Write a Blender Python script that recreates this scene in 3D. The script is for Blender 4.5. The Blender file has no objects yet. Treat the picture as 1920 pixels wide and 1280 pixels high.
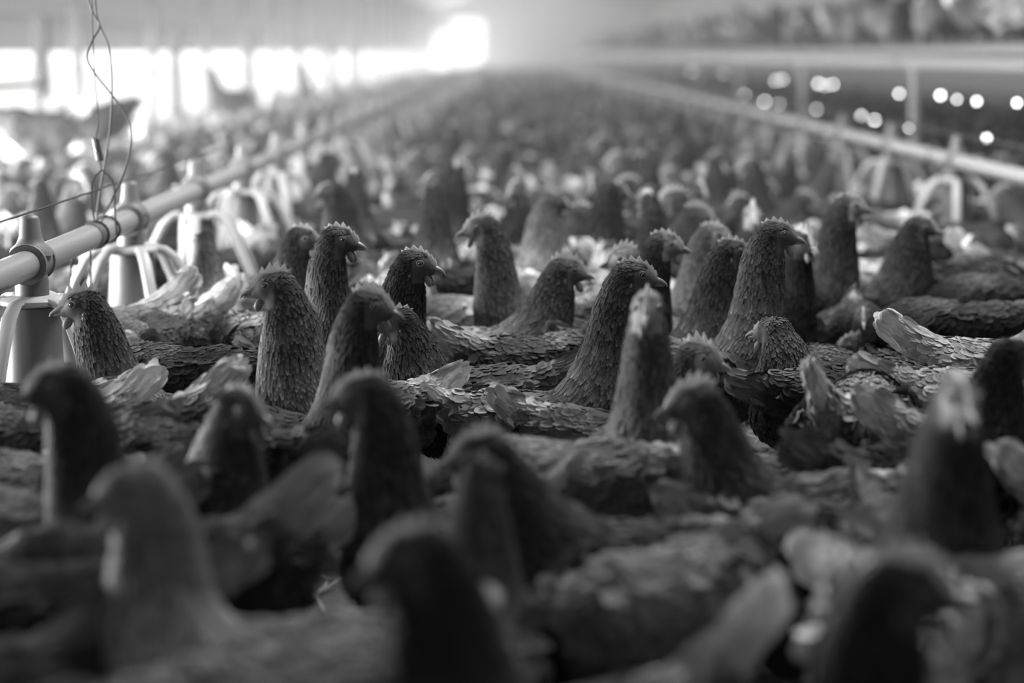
import bpy, math, random
import numpy as np
from mathutils import Vector, Matrix

random.seed(7)
RNG = np.random.default_rng(7)
sc = bpy.context.scene
COL = sc.collection
PI = math.pi

# ------------------------------------------------------------------ camera
CAM_H = 0.84
FPX = 3627.0
PITCH = math.atan(540.0 / FPX)
cam_data = bpy.data.cameras.new('camera')
cam_data.sensor_width = 36.0
cam_data.lens = FPX * 36.0 / 1920.0
cam_data.clip_end = 400
cam_data.clip_start = 0.05
cam_data.dof.use_dof = True
cam_data.dof.focus_distance = 3.62
cam_data.dof.aperture_fstop = 1.7
cam = bpy.data.objects.new('camera', cam_data)
cam.location = (0, 0, CAM_H)
cam.rotation_euler = (PI / 2 - PITCH, 0, 0)
COL.objects.link(cam)
sc.camera = cam

# ------------------------------------------------------------------ world, daylight, exposure
W = bpy.data.worlds.new('overcast sky')
sc.world = W
W.use_nodes = True
W.node_tree.nodes['Background'].inputs[0].default_value = (1, 1, 1, 1)
W.node_tree.nodes['Background'].inputs[1].default_value = 2.0
sc.view_settings.view_transform = 'Standard'
sc.view_settings.look = 'None'
sc.view_settings.gamma = 1.0
sc.view_settings.use_curve_mapping = False
sc.view_settings.exposure = -0.06


def area_light(name, loc, rot, sx, sy, radiance):
    d = bpy.data.lights.new(name, 'AREA')
    d.shape = 'RECTANGLE'
    d.size, d.size_y = sx, sy
    d.energy = radiance * PI * sx * sy
    o = bpy.data.objects.new(name, d)
    o.location = loc
    o.rotation_euler = rot
    COL.objects.link(o)
    return o


XL = -3.35          # the left wall
Y_OPEN = 3.0        # where its long low opening begins
Y_END = 75.0
OPEN_TOP = 0.845
LINES = [(-.894, .95, 3.58, -.2), (1.61, 1.22, 7.03, .6)]     # feeding lines: x, pan spacing, first pan y, pipe start
# daylight coming in through the long opening in the left wall (facing +X)
for k, (y0, y1, rad) in enumerate([(3, 8, 60.0), (8, 16, 38.0), (16, 26, 32.0), (26, 40, 22.0), (40, 75, 17.0)]):
    area_light('daylight_opening', (XL - 0.02, (y0 + y1) / 2, 0.46), (PI / 2, 0, -PI / 2), y1 - y0, 0.76, rad)
# daylight through the open door at the far end (facing -Y)
area_light('daylight_door', (-1.68, Y_END + 0.1, 1.05), (-PI / 2, 0, 0), 1.2, 2.1, 30.0)
# added fill light hung below the closed roof ridge (facing down)
for (y0, y1, rad) in [(3.3, 7.0, 26.0), (7.0, 30, 1.2), (30, 58, 4.5)]:
    area_light('daylight_ridge', (0.6, (y0 + y1) / 2, 3.4), (0, 0, 0), 0.9, y1 - y0, rad)

# ------------------------------------------------------------------ helpers


def ray_at(px, py, Y):
    """World point where the photo's pixel meets the upright plane y = Y."""
    dx, dy = (px - 960.0) / FPX, (640.0 - py) / FPX
    c, s = math.cos(PITCH), math.sin(PITCH)
    d = Vector((dx, c + dy * s, -s + dy * c))
    return Vector((0, 0, CAM_H)) + d * (Y / d.y)


def tag(o, label=None, cat=None, group=None, kind=None):
    if label: o['label'] = label
    if cat: o['category'] = cat
    if group: o['group'] = group
    if kind: o['kind'] = kind
    return o


def link(o, parent=None):
    COL.objects.link(o)
    if parent is not None:
        o.parent = parent
    return o


def empty(name, loc=(0, 0, 0), rz=0.0):
    o = bpy.data.objects.new(name, None)
    o.empty_display_size = 0.05
    o.location = loc
    o.rotation_euler = (0, 0, rz)
    return link(o)


def mesh_np(name, V, Q, mats, tone=None, mat_idx=None, smooth=True, normals=None):
    """Mesh of quads (a repeated last index makes a triangle)."""
    V = np.asarray(V, dtype=np.float32)
    Q = np.asarray(Q, dtype=np.int32)
    me = bpy.data.meshes.new(name)
    me.vertices.add(len(V))
    me.vertices.foreach_set('co', V.ravel())
    me.loops.add(len(Q) * 4)
    me.loops.foreach_set('vertex_index', Q.ravel())
    me.polygons.add(len(Q))
    me.polygons.foreach_set('loop_start', np.arange(len(Q), dtype=np.int32) * 4)
    me.polygons.foreach_set('loop_total', np.full(len(Q), 4, dtype=np.int32))
    for m in mats:
        me.materials.append(m)
    if mat_idx is not None:
        me.polygons.foreach_set('material_index', np.asarray(mat_idx, dtype=np.int32))
    me.polygons.foreach_set('use_smooth', np.full(len(Q), smooth, dtype=bool))
    if tone is not None:
        a = me.attributes.new('tone', 'FLOAT', 'POINT')
        a.data.foreach_set('value', np.asarray(tone, dtype=np.float32))
    me.update(calc_edges=True)
    me.validate()
    if normals is not None:      # feathers are shaded with the body's own roundness
        nv = np.zeros(len(V) * 3, dtype=np.float32)
        me.vertices.foreach_get('normal', nv)
        nv = nv.reshape(-1, 3)
        k = np.linalg.norm(normals, axis=1) > .1
        nv[k] = normals[k]
        me.normals_split_custom_set_from_vertices([tuple(q) for q in nv.tolist()])
    return me


class MB:
    """Collects simple solids; build() links them as one mesh object."""

    def __init__(self):
        self.v, self.f = [], []

    def add(self, vs, fs):
        o = len(self.v)
        self.v += [tuple(v) for v in vs]
        self.f += [tuple(i + o for i in f) for f in fs]
        return self

    def box(self, x0, x1, y0, y1, z0, z1, b=0.0):
        if b <= 0:
            vs = [(x, y, z) for z in (z0, z1) for y in (y0, y1) for x in (x0, x1)]
            return self.add(vs, [(0, 2, 3, 1), (4, 5, 7, 6), (0, 1, 5, 4), (2, 6, 7, 3), (0, 4, 6, 2), (1, 3, 7, 5)])
        # chamfered upright edges and top
        def ring(z, i):
            return [(x0 + i + b, y0 + i, z), (x1 - i - b, y0 + i, z), (x1 - i, y0 + i + b, z), (x1 - i, y1 - i - b, z),
                    (x1 - i - b, y1 - i, z), (x0 + i + b, y1 - i, z), (x0 + i, y1 - i - b, z), (x0 + i, y0 + i + b, z)]
        rs = [ring(z0, b), ring(z0 + b, 0), ring(z1 - b, 0), ring(z1, b)]
        return self.loft(rs)

    def loft(self, rings, cap=True):
        n = len(rings[0])
        vs = [p for r in rings for p in r]
        fs = []
        for k in range(len(rings) - 1):
            for i in range(n):
                j = (i + 1) % n
                fs.append((k * n + i, k * n + j, (k + 1) * n + j, (k + 1) * n + i))
        if cap:
            fs.append(tuple(range(n - 1, -1, -1)))
            fs.append(tuple((len(rings) - 1) * n + i for i in range(n)))
        return self.add(vs, fs)

    def lathe(self, prof, n=20, c=(0, 0, 0), cap=True):
        return self.loft([[(c[0] + r * math.cos(2 * PI * i / n), c[1] + r * math.sin(2 * PI * i / n), c[2] + z) for i in range(n)] for r, z in prof], cap)

    def tube(self, pts, r, n=8, flat=None):
        """Tube along pts; r a number or a list; flat = (wide, thin) multipliers with the wide side kept sideways."""
        pts = [Vector(p) for p in pts]
        rings = []
        up = Vector((0, 0, 1))
        t0 = (pts[1] - pts[0]).normalized()
        if abs(t0.dot(up)) > 0.95:
            up = Vector((0, 1, 0))
        side = t0.cross(up).normalized()
        for k, p in enumerate(pts):
            t = (pts[min(k + 1, len(pts) - 1)] - pts[max(k - 1, 0)]).normalized()
            side = (side - t * side.dot(t)).normalized()
            nrm = side.cross(t).normalized()
            rr = r[k] if isinstance(r, (list, tuple)) else r
            a, b = flat or (1, 1)
            rings.append([tuple(p + side * (rr * a * math.cos(2 * PI * i / n)) + nrm * (rr * b * math.sin(2 * PI * i / n))) for i in range(n)])
        return self.loft(rings)

    def mesh(self, name, mat, smooth=False):
        me = bpy.data.meshes.new(name)
        me.from_pydata(self.v, [], self.f)
        me.materials.append(mat)
        if smooth:
            me.polygons.foreach_set('use_smooth', np.full(len(me.polygons), True))
            try:
                me.set_sharp_from_angle(angle=math.radians(40))
            except Exception:
                pass
        me.update()
        return me

    def build(self, name, mat, parent=None, smooth=False):
        return link(bpy.data.objects.new(name, self.mesh(name, mat, smooth)), parent)


# ------------------------------------------------------------------ materials (the photograph is black and white)


def new_mat(name):
    m = bpy.data.materials.new(name)
    m.use_nodes = True
    return m, m.node_tree, m.node_tree.nodes['Principled BSDF']


def grey(v):
    return (v, v, v, 1)


def plain(name, v, rough=0.6, noise=0.0, scale=20.0, bump=0.0, metal=0.0, spec=0.4):
    m, nt, b = new_mat(name)
    b.inputs['Roughness'].default_value = rough
    b.inputs['Metallic'].default_value = metal
    b.inputs['Specular IOR Level'].default_value = spec
    b.inputs['Base Color'].default_value = grey(v)
    if noise or bump:
        tc = nt.nodes.new('ShaderNodeTexCoord')
        nz = nt.nodes.new('ShaderNodeTexNoise')
        nz.inputs['Scale'].default_value = scale
        nz.inputs['Detail'].default_value = 5
        nt.links.new(tc.outputs['Object'], nz.inputs['Vector'])
        if noise:
            r = nt.nodes.new('ShaderNodeMapRange')
            r.inputs['To Min'].default_value = v * (1 - noise)
            r.inputs['To Max'].default_value = v * (1 + noise)
            nt.links.new(nz.outputs['Fac'], r.inputs['Value'])
            nt.links.new(r.outputs['Result'], b.inputs['Base Color'])
        if bump:
            bp = nt.nodes.new('ShaderNodeBump')
            bp.inputs['Strength'].default_value = bump
            bp.inputs['Distance'].default_value = 0.01
            nt.links.new(nz.outputs['Fac'], bp.inputs['Height'])
            nt.links.new(bp.outputs['Normal'], b.inputs['Normal'])
    return m


def plumage_mat():
    m, nt, b = new_mat('plumage')
    b.inputs['Roughness'].default_value = 0.55
    b.inputs['Specular IOR Level'].default_value = 0.08
    at = nt.nodes.new('ShaderNodeAttribute'); at.attribute_name = 'tone'
    oi = nt.nodes.new('ShaderNodeObjectInfo')
    mr = nt.nodes.new('ShaderNodeMapRange')
    mr.inputs['To Min'].default_value = 0.82; mr.inputs['To Max'].default_value = 1.18
    nt.links.new(oi.outputs['Random'], mr.inputs['Value'])
    tc = nt.nodes.new('ShaderNodeTexCoord')
    nz = nt.nodes.new('ShaderNodeTexNoise'); nz.inputs['Scale'].default_value = 45; nz.inputs['Detail'].default_value = 4
    nt.links.new(tc.outputs['Object'], nz.inputs['Vector'])
    mn = nt.nodes.new('ShaderNodeMapRange'); mn.inputs['To Min'].default_value = 0.65; mn.inputs['To Max'].default_value = 1.35
    nt.links.new(nz.outputs['Fac'], mn.inputs['Value'])
    m1 = nt.nodes.new('ShaderNodeMath'); m1.operation = 'MULTIPLY'
    m2 = nt.nodes.new('ShaderNodeMath'); m2.operation = 'MULTIPLY'
    nt.links.new(at.outputs['Fac'], m1.inputs[0]); nt.links.new(mr.outputs['Result'], m1.inputs[1])
    nt.links.new(m1.outputs[0], m2.inputs[0]); nt.links.new(mn.outputs['Result'], m2.inputs[1])
    nt.links.new(m2.outputs[0], b.inputs['Base Color'])
    return m


M_PLUME = plumage_mat()
M_COMB = plain('comb_skin', 0.5, 0.45, 0.15, 60, 0.15)
_nt = M_COMB.node_tree      # thin skin lets the light through
_tr = _nt.nodes.new('ShaderNodeBsdfTranslucent'); _tr.inputs['Color'].default_value = grey(.6)
_mx = _nt.nodes.new('ShaderNodeMixShader'); _mx.inputs[0].default_value = .45
_nt.links.new(_nt.nodes['Principled BSDF'].outputs[0], _mx.inputs[1]); _nt.links.new(_tr.outputs[0], _mx.inputs[2])
_nt.links.new(_mx.outputs[0], _nt.nodes['Material Output'].inputs['Surface'])
M_WATTLE = plain('wattle_skin', 0.19, 0.45, 0.15, 60, 0.15)
M_BEAK = plain('beak_horn', 0.22, 0.35, 0.2, 80)
M_LOBE = plain('earlobe_skin', 0.20, 0.5)
M_EYE = plain('eye_iris', 0.11, 0.12, spec=0.6)
M_PUPIL = plain('pupil', 0.004, 0.08, spec=0.7)
M_LEG = plain('leg_scales', 0.30, 0.5, 0.3, 90, 0.4)
M_PLASTIC = plain('feeder_plastic', 0.42, 0.38, 0.06, 30)
M_PLASTIC_GREY = plain('feeder_grey_plastic', 0.12, 0.42, 0.10, 25)
M_CAP = plain('feeder_cap_plastic', 0.16, 0.45, 0.08, 25)
M_PIPE = plain('feed_pipe_plastic', 0.25, 0.34, 0.05, 12)
M_BAND = plain('dark_band', 0.09, 0.5)
M_WIRE = plain('steel_wire', 0.05, 0.6, spec=.2)
M_CORD = plain('grey_cord', 0.05, 0.8, spec=.1)
M_RAIL = plain('tier_rail_steel', 0.11, 0.6, 0.15, 15)
M_STEEL = plain('galvanised_steel', 0.34, 0.45, 0.15, 15, metal=0.2)
M_DARKSTEEL = plain('dark_steel', 0.12, 0.5, 0.15, 15)
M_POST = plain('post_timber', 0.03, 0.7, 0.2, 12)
M_WALL = plain('wall_panel', 0.24, 0.7, 0.08, 3)
M_CEIL = plain('ceiling_panel', 0.3, 0.7, 0.05, 2)
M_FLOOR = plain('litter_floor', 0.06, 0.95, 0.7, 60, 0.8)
M_STRAW = plain('straw', 0.26, 0.7, 0.3, 40)
M_GROUND = plain('outside_ground', 0.6, 0.9, 0.1, 1)

# ------------------------------------------------------------------ hens: body grown as one surface from a field of blended shapes
LEG_MAT = 1


def unit(a):
    n = np.linalg.norm(a, axis=-1, keepdims=True)
    return a / np.maximum(n, 1e-9)


def surface_nets(F, org, h):
    ins = F < 0
    nx, ny, nz = F.shape
    c = np.zeros((nx - 1, ny - 1, nz - 1), dtype=np.int8)
    for i in (0, 1):
        for j in (0, 1):
            for k in (0, 1):
                c += ins[i:nx - 1 + i, j:ny - 1 + j, k:nz - 1 + k]
    act = (c > 0) & (c < 8)
    idx = np.argwhere(act)
    acc = np.zeros((len(idx), 3)); cnt = np.zeros(len(idx))
    corners = [(0, 0, 0), (1, 0, 0), (0, 1, 0), (1, 1, 0), (0, 0, 1), (1, 0, 1), (0, 1, 1), (1, 1, 1)]
    val = [F[idx[:, 0] + a, idx[:, 1] + b, idx[:, 2] + d] for a, b, d in corners]
    for p in range(8):
        for q in range(p + 1, 8):
            df = np.array(corners[q]) - np.array(corners[p])
            if np.abs(df).sum() != 1:
                continue
            cr = (val[p] < 0) != (val[q] < 0)
            t = np.where(cr, val[p] / np.where(cr, val[p] - val[q], 1), 0)
            pt = np.array(corners[p])[None, :] + t[:, None] * df[None, :]
            acc += np.where(cr[:, None], pt, 0)
            cnt += cr
    V = org + (idx + acc / cnt[:, None]) * h
    num = -np.ones(act.shape, dtype=np.int64)
    num[idx[:, 0], idx[:, 1], idx[:, 2]] = np.arange(len(idx))
    Q = []
    for ax in range(3):
        o1, o2 = [(1, 2), (2, 0), (0, 1)][ax]
        sl0 = [slice(None)] * 3; sl1 = [slice(None)] * 3
        sl0[ax] = slice(0, -1); sl1[ax] = slice(1, None)
        cr = ins[tuple(sl0)] != ins[tuple(sl1)]
        e = np.argwhere(cr)
        e = e[(e[:, o1] > 0) & (e[:, o2] > 0) & (e[:, o1] < F.shape[o1] - 1) & (e[:, o2] < F.shape[o2] - 1)]
        d1 = np.zeros(3, int); d1[o1] = 1
        d2 = np.zeros(3, int); d2[o2] = 1
        g = lambda a: num[a[:, 0], a[:, 1], a[:, 2]]
        q = np.stack([g(e - d1 - d2), g(e - d2), g(e), g(e - d1)], 1)
        flip = ins[e[:, 0], e[:, 1], e[:, 2]]
        q[flip] = q[flip][:, ::-1]
        Q.append(q)
    return V, np.concatenate(Q)


def bezier(P, t):
    a, b, c, d = P
    return a * (1 - t) ** 3 + 3 * b * t * (1 - t) ** 2 + 3 * c * t * t * (1 - t) + d * t ** 3


# region numbers
BODY, TAIL, NECK, HEAD, FACE, FLUFF, THIGH, WING, BREAST = range(9)


def hen_prims(p):
    bz, tz = p['bz'], p['tail']
    V = lambda *a: np.array(a, dtype=float)
    fwd0 = V(1, 0, 0)
    P = []
    add = lambda a, b, ra, rb, sy, lab, fl: P.append((np.array(a, float), np.array(b, float), ra, rb, sy, lab, unit(np.array(fl, float))))
    fat = p.get('fat', 1.0)
    add((-.075, 0, bz + .016), (.055, 0, bz + .002), .064 * fat, .076 * fat, .93, BODY, (-1, 0, .05))
    add((.05, 0, bz), (.10, 0, bz + .006), .068, .058, .92, BREAST, (-.5, 0, -1))
    add((-.055, 0, bz - .032), (.035, 0, bz - .03), .058, .062, .95, FLUFF, (-1, 0, -.1))
    add((-.09, 0, bz + .02), (-.145, 0, bz + .03 + .35 * (tz - .03)), .054, .034, .82, BODY, (-1, 0, .35))
    add((-.13, 0, bz + .022 + .35 * (tz - .03)), (-.198, 0, bz + tz - .004), .042, .024, .42, TAIL, (-1, 0, max(.1, (tz - .02) * 12)))
    add((-.10, 0, bz - .02), (-.13, 0, bz - .012), .05, .032, .9, FLUFF, (-1, 0, -.5))
    for s in (1, -1):
        add((0.0, s * .045, bz - .05), (.005, s * .042, bz - .108), .042, .015, 1.0, THIGH, (-.2, 0, -1))
        wl = p.get('wing', 0.0)
        add((.055, s * .155, bz + .018 - wl), (-.125, s * .105, bz + .034 - wl * .5), .043, .018, .45, WING, (-1, 0, .1))
    # neck
    H = V(p['hx'], p.get('hy', 0.0), p['hz'] - .0295)
    yw, pt = p.get('hyaw', 0.0), p.get('hpitch', 0.0)
    f = V(math.cos(yw) * math.cos(pt), math.sin(yw) * math.cos(pt), -math.sin(pt))
    lat = V(-math.sin(yw), math.cos(yw), 0)
    up = np.cross(f, lat)
    H2 = H - f * .019 - up * .023
    up_n = max(0.0, min(1.0, (p['hz'] - bz - .08) / .14))
    P0 = V(.060, 0, bz + .014)
    P1 = P0 + V(.065, 0, .045 + .03 * up_n)
    P2 = H2 - up * (.085 * up_n) - f * (.02 + .06 * (1 - up_n))
    if p['hz'] < bz + .03:      # head down to the litter
        P1 = P0 + V(.075, 0, .02)
        P2 = H2 - f * .05 + V(0, 0, .05)
    B = [P0, P1, P2, H2]
    nr = p.get('neck', 1.0)
    rad = lambda t: np.interp(t, [0, .25, .5, .75, 1], [.070, .059 * nr, .049 * nr, .042 * nr, .0365])
    N = 7
    for k in range(N):
        a, b = bezier(B, k / N), bezier(B, (k + 1) / N)
        add(a, b, rad(k / N), rad((k + 1) / N), .93 - .19 * k / (N - 1), NECK, a - b + 1e-6)
    add(H - f * .010, H + f * .010, .0295, .0245, .80, HEAD, -f - up * .25)
    add(H + f * .013 - up * .002, H + f * .033 - up * .008, .0225, .0110, .76, FACE, -f)
    return P, (H, f, lat, up)


def field(P, X, sel=None):
    """Blended distance, and per-shape distances when sel."""
    out = None
    D = []
    for a, b, ra, rb, sy, lab, fl in P:
        if sel is None and out is not None:
            pass
        s = np.array([1, 1 / sy, 1])
        A, Bb = a * s, b * s
        # the head's own lateral squeeze is close enough to the y axis for all head turns used
        q = X * s
        ab = Bb - A
        t = np.clip(((q - A) @ ab) / max(ab @ ab, 1e-9), 0, 1)
        d = np.linalg.norm(q - A - t[..., None] * ab, axis=-1) - (ra + t * (rb - ra))
        D.append(d)
        k = .006 if lab in (HEAD, FACE) else (.012 if lab in (WING, TAIL) else .018 if lab == NECK else .026)
        if out is None:
            out = d.copy()
        else:
            h = np.clip(.5 + .5 * (out - d) / k, 0, 1)
            out = out * (1 - h) + d * h - k * h * (1 - h)
    return (out, D) if sel else out


def feather_mesh(p, d, n, L, Wd, lift, curl, tone, edge, gap=.0015, round_=.30):
    """Feathers as small cupped blades: rows x 3 columns each."""
    S = np.array([0, .35, .72, .93, 1.0]); PW = np.array([.45, .95, 1.0, .62, .10])
    m = len(p)
    side = unit(np.cross(d, n))
    V = np.zeros((m, 5, 3, 3)); T = np.zeros((m, 5, 3)); N = np.zeros((m, 5, 3, 3))
    for i in range(5):
        for j, u in enumerate((-1, 0, 1)):
            z = -gap + lift * L * S[i] - curl * L * L * S[i] ** 2 - (u * u) * Wd * .07 * PW[i]
            V[:, i, j] = p + d * (L * S[i])[:, None] + side * (u * .5 * Wd * PW[i])[:, None] + n * z[:, None]
            N[:, i, j] = unit(n + side * (u * round_) + d * (.22 * S[i]))
            e = 1.0
            if i == 0: e = .85
            if i >= 3: e = 1 + edge
            elif abs(u) == 1 and i > 0: e = 1 + .55 * edge
            T[:, i, j] = tone * e
    base = (np.arange(m) * 15)[:, None]
    quads = []
    for i in range(4):
        for j in range(2):
            quads.append(np.concatenate([base + i * 3 + j, base + i * 3 + j + 1, base + (i + 1) * 3 + j + 1, base + (i + 1) * 3 + j], 1))
    return V.reshape(-1, 3), np.stack(quads, 1).reshape(-1, 4), T.reshape(-1), N.reshape(-1, 3)


def tube_quads(pts, rad, n=6):
    pts = np.array(pts, float)
    V, Q = [], []
    for k in range(len(pts)):
        t = unit(pts[min(k + 1, len(pts) - 1)] - pts[max(k - 1, 0)])
        a = np.array([0, 1, 0]) if abs(t[1]) < .9 else np.array([1, 0, 0])
        s = unit(np.cross(t, a)); u = np.cross(s, t)
        for i in range(n):
            V.append(pts[k] + rad[k] * (s * math.cos(2 * PI * i / n) + u * math.sin(2 * PI * i / n)))
    for k in range(len(pts) - 1):
        for i in range(n):
            j = (i + 1) % n
            Q.append((k * n + i, k * n + j, (k + 1) * n + j, (k + 1) * n + i))
    return np.array(V), np.array(Q)


DEFAULT = dict(bz=.175, tail=.075, hz=.42, hx=None, body=.10, neckt=.075, tailt=.36, fluff=.13, edge=.5, face=.12, headt=.06)

FEATHERS = {  # region: length, width, spacing, lift
    HEAD: (.008, .0042, .0038, .02), NECK: (.025, .0062, .0060, .008), BODY: (.023, .0185, .0112, .006), BREAST: (.020, .012, .009, .006),
    FLUFF: (.026, .014, .0098, .01), THIGH: (.022, .013, .010, .02), WING: (.030, .0200, .0122, .006), TAIL: (.045, .018, .0105, .01)}


def hen_mesh(name, res=.006, fspace=1.0, joined=False, **kw):
    p = dict(DEFAULT); p.update(kw)
    if p['hx'] is None:
        p['hx'] = float(np.interp(p['hz'], [.08, .18, .28, .34, .40, .48], [.235, .24, .20, .165, .145, .13]))
    P, head = hen_prims(p)
    rng = np.random.default_rng(p.get('seed', 1))
    lo = np.min([np.minimum(a - ra * max(1, sy), b - rb) for a, b, ra, rb, sy, l, f in P], 0) - .022
    hi = np.max([np.maximum(a + ra * max(1, sy), b + rb) for a, b, ra, rb, sy, l, f in P], 0) + .022
    lo[1] = max(lo[1], -.125) if not p.get('hy') else lo[1]
    hi[1] = min(hi[1], .125) if not p.get('hy') else hi[1]
    # the wings' capsules live in squeezed space; bring their sideways position back
    P = [(np.array([a[0], a[1] * (sy if l == WING else 1), a[2]]), np.array([b[0], b[1] * (sy if l == WING else 1), b[2]]), ra, rb, sy, l, f) for a, b, ra, rb, sy, l, f in P]
    n = np.ceil((hi - lo) / res).astype(int) + 1
    ax = [lo[i] + np.arange(n[i]) * res for i in range(3)]
    X = np.stack(np.meshgrid(*ax, indexing='ij'), -1)
    F = field(P, X)
    V, Q = surface_nets(F, lo, res)
    # regions, flow and normals on the surface
    def look(X):
        _, D = field(P, X, True)
        D = np.stack(D, -1)
        w = np.exp(-np.clip(D - D.min(-1, keepdims=True), 0, .2) / .010)
        fl = np.stack([q[6] for q in P])
        lab = np.array([q[5] for q in P])
        flow = (w[..., None] * fl).sum(-2)
        best = lab[np.argmin(D, -1)]
        return best, flow, w, lab
    best, flow, w, lab = look(V)
    base_t = {BODY: p['body'], BREAST: p.get('breast', p['body']), NECK: p['neckt'], HEAD: p['headt'], FACE: p['face'], FLUFF: p['fluff'], THIGH: p['fluff'] * .8, WING: p.get('wingt', p['body']), TAIL: p['tailt']}
    bt = np.array([base_t[l] for l in lab])
    tone = (w * bt).sum(-1) / w.sum(-1)
    H, f, lat, up = head
    rel = V - H
    fx, fz = rel @ f, rel @ up
    bare = (fx > .001) & (fz < .016) & (fz > -.032) & (np.linalg.norm(rel, axis=1) < .047)
    tone = np.where(bare, p['face'], tone)
    VV, QQ, TT, MI, NN = [V], [Q], [tone * .9], [np.zeros(len(Q), int)], [np.zeros((len(V), 3))]
    off = len(V)

    def push(v, q, t, mi, nv=None):
        nonlocal off
        NN.append(np.zeros((len(v), 3)) if nv is None else nv)
        VV.append(v); QQ.append(q + off); TT.append(t if np.ndim(t) else np.full(len(v), t)); MI.append(np.full(len(q), mi))
        off += len(v)

    if fspace > 0:
        # scatter feathers over the surface
        A, B, C, Dd = (V[Q[:, i]] for i in range(4))
        nrm = np.cross(C - A, Dd - B)
        area = np.linalg.norm(nrm, axis=1) * .5
        nrm = unit(nrm)
        fb = best[Q[:, 0]]
        fc = (A + B + C + Dd) / 4
        for reg, (L, Wd, sp, lift) in FEATHERS.items():
            m = np.where((fb == reg) & (area > 1e-9))[0]
            if len(m) == 0:
                continue
            sp = sp * fspace
            cnt = int(area[m].sum() / (sp * sp) * 5) + 4
            pick = rng.choice(m, cnt, p=area[m] / area[m].sum())
            u, v = rng.random((cnt, 1)), rng.random((cnt, 1))
            pt = A[pick] * (1 - u) * (1 - v) + B[pick] * u * (1 - v) + C[pick] * u * v + Dd[pick] * (1 - u) * v
            cell = np.floor((pt + 5) / (sp * 1.12)).astype(np.int64)
            key = cell[:, 0] * 10000000 + cell[:, 1] * 3000 + cell[:, 2]
            _, first = np.unique(key, return_index=True)
            pt, nn = pt[first], nrm[pick[first]]
            lb, fw, wt, _ = look(pt)
            rl = pt - H
            a, b = rl @ f, rl @ up
            keep = ~((a > .000) & (b < .015) & (b > -.032) & (np.linalg.norm(rl, axis=1) < .05))
            if reg == TAIL:
                keep &= np.abs(nn[:, 1]) > .55
            if reg == HEAD:
                keep &= ~((a > -.012) & (b < .004) & (b > -.025))
            pt, nn, fw, wt = pt[keep], nn[keep], fw[keep], wt[keep]
            if len(pt) == 0:
                continue
            d = fw - nn * (fw * nn).sum(1, keepdims=True)
            d = unit(d + rng.normal(0, .07 * np.linalg.norm(d, axis=1, keepdims=True) + 1e-6, d.shape))
            d = unit(d - nn * (d * nn).sum(1, keepdims=True))
            t = (wt * bt).sum(-1) / wt.sum(-1) * rng.lognormal(0, .17, len(pt))
            kk = len(pt)
            ll = L * rng.uniform(.85, 1.15, kk); ww = Wd * rng.uniform(.85, 1.15, kk)
            if reg == NECK:      # short near the head, long at the cape
                g = np.clip(np.linalg.norm(pt - H, axis=1) / .16, .35, 1.15)
                ll *= g; ww *= .55 + .45 * g
                t *= np.interp(g, [.35, .7, 1.15], [.75, .95, 1.75]) * rng.lognormal(0, .2, kk)
            ll *= min(1.25, .8 + .2 * fspace); ww *= fspace ** .8
            curl = {NECK: 2.5, HEAD: 10, TAIL: .5}.get(reg, 4.0)
            v, q, tt, nv = feather_mesh(pt, d, nn, ll, ww, lift, curl, t, p['edge'] * (2.0 if reg == NECK else .8 if reg != TAIL else .15), .0013, .30 if reg in (NECK, HEAD) else .16)
            push(v, q, tt, 0, nv)
    # tail fan and folded flight feathers
    bz, tz = p['bz'], p['tail']
    el = math.atan2(tz - .02, .10)
    rows = []
    kf = 6 if fspace and fspace < 1.6 else 4
    for s in (1, -1):
        for k in range(kf):
            e = el - .20 + .34 * k / (kf - 1)
            rows.append(((-.125, s * (.003 + .006 * (1 - k / (kf - 1))), bz + .012 + .34 * (tz - .03) + .018 * k / (kf - 1)),
                         (-math.cos(e), s * (.02 - .02 * k / (kf - 1)), math.sin(e)), (s * .0, s * 1.0, .2), .080 + .004 * math.sin(k), .022, p['tailt'], .10))
        for k in range(6):
            rows.append(((.01 - .018 * k, s * (.079 - .0035 * k), bz - .012 + .009 * k - p.get('wing', 0)), (-1, -s * .46, .07 + .012 * k), (0, s, .3), .066, .016, p.get('wingt', p['body']) * (.85 + .09 * k), .5))
    R = [np.array([r[i] for r in rows], float) for i in range(7)]
    d = unit(R[1]); nn = unit(R[2]); nn = unit(nn - d * (nn * d).sum(1, keepdims=True))
    v, q, tt, nv = feather_mesh(R[0], d, nn, R[3], R[4], .02, .4, R[5] * rng.uniform(.9, 1.1, len(rows)), .18, .0)
    push(v, q, tt, 0, nv)
    # legs and toes
    for s in (1, -1):
        st = s * .012 * rng.random()
        pts = [(.005, s * .042, bz - .09), (.004, s * .042, max(.055, bz - .125)), (-.004 + st, s * .043, .03), (-.006 + st, s * .044, .008)]
        v, q = tube_quads(pts, [.011, .0085, .0065, .008], 7)
        push(v, q, .0, LEG_MAT)
        for a, l in ((0, .062), (.5, .05), (-.5, .05), (PI, .024)):
            e = (-.006 + st + l * math.cos(a), s * .044 + l * math.sin(a), .004)
            m_ = (-.006 + st + .5 * l * math.cos(a), s * .044 + .5 * l * math.sin(a), .009)
            v, q = tube_quads([(-.006 + st, s * .044, .010), m_, e], [.0065, .005, .002], 5)
            push(v, q, .0, LEG_MAT)
    if joined:      # far off: comb, beak and wattles stay in the one mesh
        R3 = np.stack([f, lat, up], 1)
        for pv, pq, t in JOIN:
            push(H + 1.24 * pv @ R3.T, pq, t, 0)
    V, Q, T, I = np.concatenate(VV), np.concatenate(QQ), np.concatenate(TT), np.concatenate(MI)
    V = V * p.get('size', 1.0)
    V[:, 2] -= V[:, 2].min()
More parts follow.
